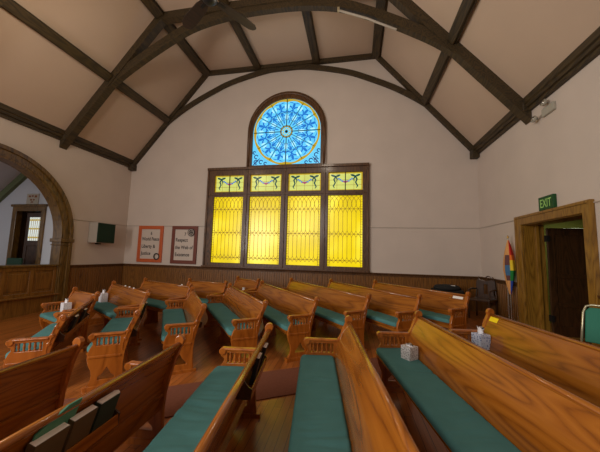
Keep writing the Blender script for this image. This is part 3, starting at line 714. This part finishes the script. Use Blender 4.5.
# ------------------------------------------------------------------ pews
END = [(.10, .03), (.115, .15), (.122, .30), (.108, .45), (.074, .60), (.034, .74), (-.008, .84), (-.034, .885), (-.04, .915), (-.024, .945), (.006, .955),
       (.034, .94), (.048, .91), (.044, .875), (.064, .815), (.10, .735), (.14, .675), (.55, .665), (.60, .655), (.622, .63), (.612, .598), (.578, .585), (.568, .555),
       (.60, .515), (.632, .45), (.637, .38), (.612, .30), (.572, .235), (.556, .17), (.574, .105), (.61, .06), (.61, .03)]
sf = lambda f: f if f < .14 else .14+(f-.14)*.76
END = [(sf(f), z) for f, z in END]
SLOT = rect(.175, .535, .43, .635)
OGEE = [(.225, .12), (.465, .12), (.462, .15), (.41, .185), (.378, .225), (.345, .268), (.312, .225), (.28, .185), (.228, .15)]
OGEE = [(sf(f), z) for f, z in OGEE]
def end_mesh():
    bm = prism(BM(), [END, SLOT, OGEE], lambda u, v, d: (d, u, v), -.0225, .0225)
    box(bm, (-.036, .06, -.03), (.036, .535, .05))
    for s in (-1, 1):
        box(bm, (s*.0225-.008, .15, .385), (s*.0225+.008, .505, .415))
    bmesh.ops.recalc_face_normals(bm, faces=bm.faces[:]); me = bpy.data.meshes.new('end_panel'); bm.to_mesh(me); bm.free(); me.materials.append(M['oak_end']); return me
def arm_mesh():
    bm = BM(); pr = [(-.034, 0), (-.034, .012), (-.026, .024), (.026, .024), (.034, .012), (.034, 0)]
    prism(bm, [pr], lambda u, v, d: (u, d, .662+v), .125, .482)
    T = Matrix.Translation((-.036, .482, .650)) @ Matrix.Rotation(PI/2, 4, 'Y'); lathe(bm, [(.034, 0), (.036, .004), (.036, .068), (.034, .072)], T, 16)
    bmesh.ops.recalc_face_normals(bm, faces=bm.faces[:]); me = bpy.data.meshes.new('armrest'); bm.to_mesh(me); bm.free(); me.materials.append(M['oak_end']); return me
def spindle_mesh():
    bm = BM(); lathe(bm, [(.014, .533), (.014, .545), (.009, .553), (.013, .575), (.015, .585), (.013, .597), (.009, .617), (.014, .625), (.014, .637)], n=10)
    bmesh.ops.recalc_face_normals(bm, faces=bm.faces[:]); me = bpy.data.meshes.new('spindle'); bm.to_mesh(me); bm.free(); me.materials.append(M['oak_end'])
    me.polygons.foreach_set('use_smooth', [True]*len(me.polygons)); return me
def carving_mesh(s):
    bm = BM(); T = Matrix.Rotation(s*PI/2, 4, 'Y')
    def ringb(f, z, r):
        R = Matrix.Translation((s*.0225, f, z)) @ T; lathe(bm, [(r, -.002), (r, .006), (r*.72, .010), (r*.55, .004), (r*.35, .010), (.002, .012)], R, 14)
    ringb(.004, .912, .036); ringb(.054, .80, .022); ringb(.088, .70, .024); ringb(.118, .60, .022)
    tube(bm, [(s*.024, f, z) for f, z in ((.04, .86), (.085, .76), (.10, .66), (.135, .56), (.14, .46))], .006, 6)
    bmesh.ops.recalc_face_normals(bm, faces=bm.faces[:]); me = bpy.data.meshes.new('carving'); bm.to_mesh(me); bm.free(); me.materials.append(M['oak_end']); return me
ME_END, ME_ARM, ME_SP, ME_CV = end_mesh(), arm_mesh(), spindle_mesh(), {s: carving_mesh(s) for s in (-1, 1)}
def link(name, me, parent, loc=(0, 0, 0), bevel=0):
    o = bpy.data.objects.new(name, me); C.objects.link(o); o.parent = parent; o.location = loc
    if bevel:
        b = o.modifiers.new('bevel', 'BEVEL'); b.width = bevel; b.segments = 2; b.limit_method = 'ANGLE'; b.angle_limit = .7
    return o
def back_f(z):      # rear-to-front position of the back board at height z
    if z < .40: return .165-.02*(.40-z)
    u = (z-.40)/.48; return .165-.165*u+.035*math.sin(PI*u)
def cushion_bm(L, seed):
    bm = BM(); n = max(24, int(L*60)); rings = []; x0, x1 = .035, L-.035; f0, f1, z0, z1 = .165, .545, .452, .515
    prof = []
    for (cf, cz_, a0) in ((f1-.03, z1-.03, 0), (f0+.03, z1-.03, PI/2), (f0+.012, z0+.012, PI), (f1-.012, z0+.012, 1.5*PI)):
        rr = .03 if cz_ > .47 else .012
        for k in range(5): a = a0+k*PI/8; prof.append((cf+rr*math.cos(a), cz_+rr*math.sin(a)))
    extra = []
    for i, (f, z) in enumerate(prof):
        extra.append((f, z))
        if i == 4:
            for q in range(1, 7): extra.append((f1-.03+(f0+.06-f1)*q/7, z1))
    for i in range(n+1):
        x = x0+(x1-x0)*i/n; e = min(x-x0, x1-x)
        rnd = 1-.16*max(0, 1-e/.09)**2; rz_ = 1-.45*max(0, 1-e/.03)**2
        ring = []
        for f, z in extra:
            ff = (f0+f1)/2+(f-(f0+f1)/2)*rnd; zz = z0+(z-z0)*rz_
            if z > .49:
                w = noise.noise(Vector((x*13+seed*7.3+f*3*math.sin(x*5), f*2.2, seed))); w2 = noise.noise(Vector((x*2.6, f*4, seed+9)))
                zz += (-.020*max(0, .2-abs(w))*5*max(0, w2+.18))+.006*w2
            ring.append(bm.verts.new((x, ff, zz)))
        rings.append(ring)
    m = len(extra)
    for a, b in zip(rings, rings[1:]):
        for k in range(m): bm.faces.new((a[k], a[(k+1) % m], b[(k+1) % m], b[k]))
    bm.faces.new(rings[0]); bm.faces.new(rings[-1]); return bm
seedc = [0]
PEWS = {}
def pew(key, near, far, label, rack=True, rack_span=None):
    near = Vector(near); far = Vector(far); d = far-near; L = d.length; ang = math.atan2(d.y, d.x)
    # the bench follows the gentle rake of the floor
    u = d.normalized(); fr = Vector((-u.y, u.x)); mid = near+d*.5+fr*.35
    za = fz(*(near+fr*.35)); zb = fz(*(far+fr*.35)); zm = (za+zb)/2
    t = thing('church_pew', label, 'pew', (near.x, near.y, za), 0, 'oak pews on the raked floor')
    t.rotation_euler = (0, -math.atan2(zb-za, L), ang)
    PEWS[key] = (t, L); seedc[0] += 1
    e = .0225
    for x, s in ((e, -1), (L-e, 1)):
        p = link('end_panel', ME_END, t, (x, 0, 0), .005)
        link('armrest', ME_ARM, p, bevel=.004)
        for i in range(5): link('spindle', ME_SP, p, (0, .20+i*.051, 0))
        link('carving', ME_CV[s], p)
    # back board
    bm = BM(); pf = [(back_f(z), z) for z in [.29+.59*i/14 for i in range(15)]]
    prism(bm, [[(f+.013, z) for f, z in pf]+[(f-.013, z) for f, z in reversed(pf)]], lambda a, b, c: (c, a, b), .04, L-.04); obj('backrest', bm, 'oak', t)
    bm = BM(); cp = [(.024*math.cos(k*PI/6)+.003, .877+.020*math.sin(k*PI/6)) for k in range(12)]
    prism(bm, [cp], lambda a, b, c: (c, a, b), .04, L-.04); obj('top_rail', bm, 'oak', t, smooth=True)
    bm = BM(); prism(bm, [[(.12, .42), (.52, .42), (.537, .43), (.537, .445), (.525, .452), (.12, .452)]], lambda a, b, c: (c, a, b), .04, L-.04)
    box(bm, (.04, .45, .36), (L-.04, .475, .425)); obj('seat', bm, 'oak', t)
    obj('cushion', cushion_bm(L, seedc[0]), 'cushion', t, smooth=True)['label'] = 'teal fabric cushion'
    if L > 1.6:
        bm = BM(); prism(bm, [[(.14, -.02), (.48, -.02), (.47, .05), (.41, .16), (.44, .36), (.43, .42), (.14, .42), (.17, .2)]], lambda a, b, c: (c, a, b), L/2-.018, L/2+.018); obj('middle_support', bm, 'oak_end', t, bevel=.004)
    if rack:
        a, b = rack_span or (.25, L-.25)
        bm = BM(); off = -.012
        box(bm, (a, back_f(.60)-.115, .585), (b, back_f(.60)-.005, .60)); box(bm, (a, back_f(.60)-.125, .575), (b, back_f(.60)-.113, .645))
        rk = obj('book_rack', bm, 'oak', t, bevel=.003)
        for x in (a, b):
            o = obj('rack_bracket', prism(BM(), [[(back_f(.72)-.005, .73), (back_f(.58)-.005, .575), (back_f(.60)-.122, .575), (back_f(.64)-.118, .65), (back_f(.68)-.07, .67)]], lambda p, q, c: (c, p, q), x-.006, x+.006), 'door', rk)
    return t
def pt(key, x, f, z):        # a point of a pew in world space
    t, L = PEWS[key]; bpy.context.view_layer.update(); return t.matrix_world @ Vector((x, f, z))
def arow(key, far, deg, L, label, **k):
    a = math.radians(deg); u = Vector((-math.sin(a), math.cos(a))); pew(key, Vector(far)-u*L, far, label, **k)
arow('L1', (-2.48, 2.29), 2.5, 2.3, 'oak pew cut by the left edge, foremost of the near rows seen from behind', rack=False)
arow('L2', (-1.57, 2.47), 4.0, 2.5, 'oak pew at lower left with a row of hymnals in its back rack', rack_span=(.85, 1.76))
arow('L3', (-.89, 3.01), 8.6, 3.0, 'oak pew left of the carpeted gap with two books leaning in its rack', rack_span=(2.15, 2.85))
arow('P1', (-.07, 3.45), 8.0, 2.9, 'oak pew at bottom centre whose long plain back faces left beside its cushion')
arow('P2', (.77, 3.83), 10.8, 3.2, 'oak pew at right with a grey tissue box on its cushion')
arow('P3', (1.66, 4.05), 10.5, 3.2, 'oak pew nearest the right door with a blue tissue box and yellow label')
BN = [(-3.61, 3.05), (-2.84, 3.40), (-2.18, 3.94), (-1.36, 4.34), (-.60, 4.71), (.25, 5.12), (1.08, 5.15), (1.96, 5.51)]
BF = [(-4.50, 4.30), (-3.81, 4.78), (-3.39, 5.59), (-2.86, 6.28), (-2.28, 6.87), (-1.69, 7.55), (-.62, 7.47), (.48, 7.37)]
BL = ['short oak pew nearest the left panelling with hymnals in its back rack',
      'short oak pew behind the one nearest the left panelling, below the orange poster',
      'oak pew beside the bright orange floorboards, third from the left panelling',
      'oak pew in mid room, near end below the gap between first two amber panes',
      'oak pew in mid room spanning below the second and third amber panes',
      'oak pew in mid room spanning below the third and rightmost amber panes',
      'oak pew starting under the rightmost amber pane, second from the back right corner',
      'rearmost oak pew by the back right corner with a white label on its back']
for k in range(8): pew('B%d' % k, BN[k], BF[k], BL[k], rack=True, rack_span=(.15, (Vector(BF[k])-Vector(BN[k])).length-.15))
CLs = [(-5.64, 4.93), (-5.66, 5.90), (-5.40, 6.62), (-4.27, 6.86), (-3.06, 7.27)]
CL = ['small oak pew facing the room by the arch with a white tissue box',
      'oak pew facing the room below the wall speaker, tissue box at its left arm',
      'oak pew facing the room below the two framed posters',
      'oak pew facing the room by the back wainscot, under the leftmost amber pane',
      'short oak pew tucked against the back wall under the second amber pane']
for k in range(5):
    V_ = Vector(BF[k]); dd = Vector((-.59, .807)); nr = V_+dd*(.27, .27, .36, .36, .27)[k] if k else V_+dd*.36; fr = Vector(CLs[k])
    if k == 4: nr = V_+Vector((-.18, .30)); fr = nr+Vector((-.80, .46))
    pew('C%d' % k, nr, fr, CL[k], rack=(k in (0, 1, 2)), rack_span=(.15, (nr-fr).length-.15))

# labels fixed on backs
def plate(key, x0, x1, z0, z1, m, name, lab):
    t, L = PEWS[key]; bm = BM(); f0 = back_f(z0)+.0145; f1 = back_f(z1)+.0145
    prism(bm, [[(f0, z0), (f1, z1), (f1+.004, z1), (f0+.004, z0)]], lambda a, b, c: (c, a, b), x0, x1); o = obj(name, bm, m, t); o['label'] = lab
LP = PEWS['P3'][1]; plate('P3', LP-.21, LP-.07, .815, .865, 'yellow', 'name_plate', 'yellow label')
plate('B7', .09, .28, .81, .85, 'white', 'name_plate', 'white label')
plate('B7', .32, .34, .80, .82, 'brass', 'number_stud', 'brass stud')

# tissue boxes
def tissue_box(key, x, f, m, label, tall=1.0, rot=.3, z=.512, s=.065, up=1.0):
    t0 = PEWS[key][0]; p = pt(key, x, f, z); t = thing('tissue_box', label, 'tissue box', p, t0.rotation_euler.z+rot, 'tissue boxes on the pews')
    bm = prism(BM(), [rect(-s, -s, s, s), [(.03*math.cos(a), .018*math.sin(a)) for a in [2*PI*i/12 for i in range(12)]]], XY, .0, .135*tall); obj('carton', bm, m, t, bevel=.004)
    bm = BM(); n = 12; z0 = .125*tall; rg = []
    for i in range(7):
        u = i/6; rr = .022+.022*u+.006*math.sin(u*5)
        rg.append([bm.verts.new(((rr*(1+.35*math.sin(k*2.1+i)))*math.cos(2*PI*k/n), .6*rr*(1+.3*math.cos(k*1.7+i))*math.sin(2*PI*k/n), z0+.085*u*up+.016*math.sin(k*2.3)*u)) for k in range(n)])
    for a, b in zip(rg, rg[1:]):
        for k in range(n): bm.faces.new((a[k], a[(k+1) % n], b[(k+1) % n], b[k]))
    bm.faces.new(rg[-1]); obj('tissue', bm, 'tissue', t, smooth=True)
tissue_box('P2', PEWS['P2'][1]-.42, .27, 'box_grey', 'grey flecked tissue box on the teal cushion of the right pew', rot=.5, s=.062, up=.3)
tissue_box('P3', PEWS['P3'][1]-.17, .22, 'box_blue', 'blue floral tissue box with tissue up, on the pew by the door', 1.25, rot=.2, s=.07)
tissue_box('C0', PEWS['C0'][1]-.36, .25, 'box_white', 'white tissue box on the small pew by the arch', 1.45, 0)
tissue_box('C1', PEWS['C1'][1]-.22, .25, 'box_white', 'white tissue box on the pew below the wall speaker', 1.45, .1)
tissue_box('C4', .30, .26, 'box_white', 'white tissue box on the short pew under the amber panes', .9, .1)

# books standing in the racks
def book(key, x, w, h, th, cover, label, lean=.0, f=None, z=.602, twist=0, grp='hymnals in the pew racks', openp=False):
    t0, L = PEWS[key]; ff = back_f(.60)-.078 if f is None else f
    t = thing('hymnal', label, 'book', pt(key, x, ff, z), 0, grp)
    t.rotation_euler = (Matrix.Rotation(t0.rotation_euler.z+twist, 3, 'Z') @ Matrix.Rotation(.30+lean, 3, 'X')).to_euler()
    bm = BM(); box(bm, (-w/2, -th/2, 0), (w/2, -th/2+.004, h)); box(bm, (-w/2, th/2-.004, 0), (w/2, th/2, h)); box(bm, (-w/2, -th/2, 0), (-w/2+.004, th/2, h)); obj('cover', bm, cover, t, bevel=.0015)
    if openp:
        bm = BM(); prism(bm, [[(-w/2+.006, -th/2+.005), (w/2-.004, -th/2+.005), (w/2+.008, th*.1), (w/2-.01, th/2-.005), (-w/2+.006, th/2-.005)]], XY, .006, h+.004)
    else: bm = box(BM(), (-w/2+.004, -th/2+.004, .004), (w/2-.003, th/2-.004, h-.001))
    obj('pages', bm, 'pages', t)
L2 = PEWS['L2'][1]
book('L2', L2-1.23, .18, .215, .046, 'cover_b', 'olive hymnal nearest the lower left corner in the rack')
book('L2', L2-1.04, .155, .215, .044, 'cover_b', 'olive hymnal in the middle of the lower left rack')
book('L2', L2-.865, .155, .215, .044, 'cover_g', 'hymnal with splayed white pages, farthest in the lower left rack', openp=True)
def booklet(key, x, w, h, m, label, lean=0, f=None, twist=0, name='booklet', pts=None, z=.602):
    t0, L = PEWS[key]; ff = back_f(.62)-.03 if f is None else f
    pts = pts or [(-w/2, 0), (w/2, 0), (w/2, h), (-w/2, h)]
    o = obj(name, prism(BM(), [pts], XZ, -.004, .004), m); o.location = pt(key, x, ff, z)
    o.rotation_euler = (Matrix.Rotation(t0.rotation_euler.z+twist, 3, 'Z') @ Matrix.Rotation(.30+lean, 3, 'X')).to_euler()
    return tag(o, label, 'booklet', 'booklets in the pew racks')
booklet('L2', L2-1.19, .20, .30, 'cover_t', 'teal booklet slanting up behind the nearest olive hymnal', lean=.05, f=back_f(.60)-.045, pts=[(-.11, 0), (.10, 0), (.11, .325), (.03, .325), (-.11, .25)])
L3 = PEWS['L3'][1]
book('L3', L3-.34, .15, .23, .035, 'cover_k', 'black hymnal, farther of two in the rack by the carpet')
book('L3', L3-.60, .15, .22, .032, 'cover_k', 'black hymnal, nearer of two in the rack by the carpet', f=back_f(.62)-.075, lean=-.06)
P1 = PEWS['P1'][1]
booklet('P1', P1-.62, .14, .22, 'cover_t', 'teal and white leaflet hanging in the rack between the two right pews')
book('P1', P1-.75, .13, .20, .03, 'white', 'white covered book in the rack between the two right pews')
book('B0', .55, .14, .22, .034, 'cover_k', 'black hymnal with white pages, nearer in the rack by left panelling')
book('B0', 1.02, .14, .22, .034, 'cover_k', 'black hymnal with white pages, farther in the rack by left panelling')
booklet('B0', .80, .20, .19, 'cover_b', 'olive brown booklet between two hymnals in the rack by left panelling')
book('B1', 1.25, .14, .24, .036, 'cover_g', 'hymnal with white page edge in the rack below the orange poster')
C1L = PEWS['C1'][1]
for i, (x, lab) in enumerate(((C1L*.62, 'leftmost'), (C1L*.50, 'middle'), (C1L*.38, 'rightmost'))):
    booklet('C1', x, .06, .325, 'white', lab+' of three white cards poking over the pew below the speaker', name='card')
booklet('C2', .35, .06, .325, 'white', 'white card poking over the pew below the two posters', name='card')

# ------------------------------------------------------------------ light and camera
def area(name, loc, target, size, power, col, sy=None):
    l = bpy.data.lights.new(name, 'AREA'); l.energy = power; l.color = col; l.size = size
    if sy: l.shape = 'RECTANGLE'; l.size_y = sy
    o = bpy.data.objects.new(name, l); C.objects.link(o); o.location = loc
    o.rotation_euler = (Vector(target)-Vector(loc)).to_track_quat('-Z', 'Y').to_euler(); return o
area('side_key_light', (-6.6, -1.6, 3.0), (1.5, 3.0, .8), 2.2, 320, (1, .96, .92), 2.4)  # unseen key light added from the left; no window modelled there
area('rear_fill_light', (-3.0, -2.0, 3.8), (.2, 2.6, .6), 2.6, 150, (1, .95, .90), 2.4)  # unseen fill added behind the camera to brighten the near pews
area('vestry_window_light', (-10.6, 3.2, 2.3), (-8.9, 6.4, 1.8), 1.2, 17, (.95, .97, 1.0))
area('hall_light', (4.9, 7.0, 2.8), (4.9, 6.9, 0), .6, 10, (.9, 1, .7))
for x, y in ((-5.0, 3.2), (-1.2, 5.0)):  # unseen warm fills added below the roof, without any lamp fittings
    l = bpy.data.lights.new('warm_fill_light', 'POINT'); l.energy = 62; l.color = (1, .86, .68); l.shadow_soft_size = .25
    o = bpy.data.objects.new('warm_fill_light', l); C.objects.link(o); o.location = (x, y, 5.6)
w = bpy.data.worlds.new('world'); S.world = w; w.use_nodes = True
w.node_tree.nodes['Background'].inputs['Color'].default_value = (1, .94, .86, 1); w.node_tree.nodes['Background'].inputs['Strength'].default_value = .16

cam = bpy.data.cameras.new('camera'); cam.sensor_width = 36; cam.lens = 283.31/600*36; cam.clip_start = .05; cam.clip_end = 100
co = bpy.data.objects.new('camera', cam); C.objects.link(co)
yaw, pitch, roll = .1940, .1026, .0268
fw = Vector((-math.sin(yaw)*math.cos(pitch), math.cos(yaw)*math.cos(pitch), math.sin(pitch)))
ri = Vector((math.cos(yaw), math.sin(yaw), 0)); up = ri.cross(fw)
r2 = ri*math.cos(roll)+up*math.sin(roll); u2 = -ri*math.sin(roll)+up*math.cos(roll)
mw = Matrix((r2, u2, -fw)).transposed().to_4x4(); mw.translation = (0, 0, 1.65); co.matrix_world = mw
S.camera = co
S.view_settings.view_transform = 'Standard'; S.view_settings.look = 'None'; S.view_settings.gamma = 1; S.view_settings.use_curve_mapping = False
S.view_settings.exposure = 0
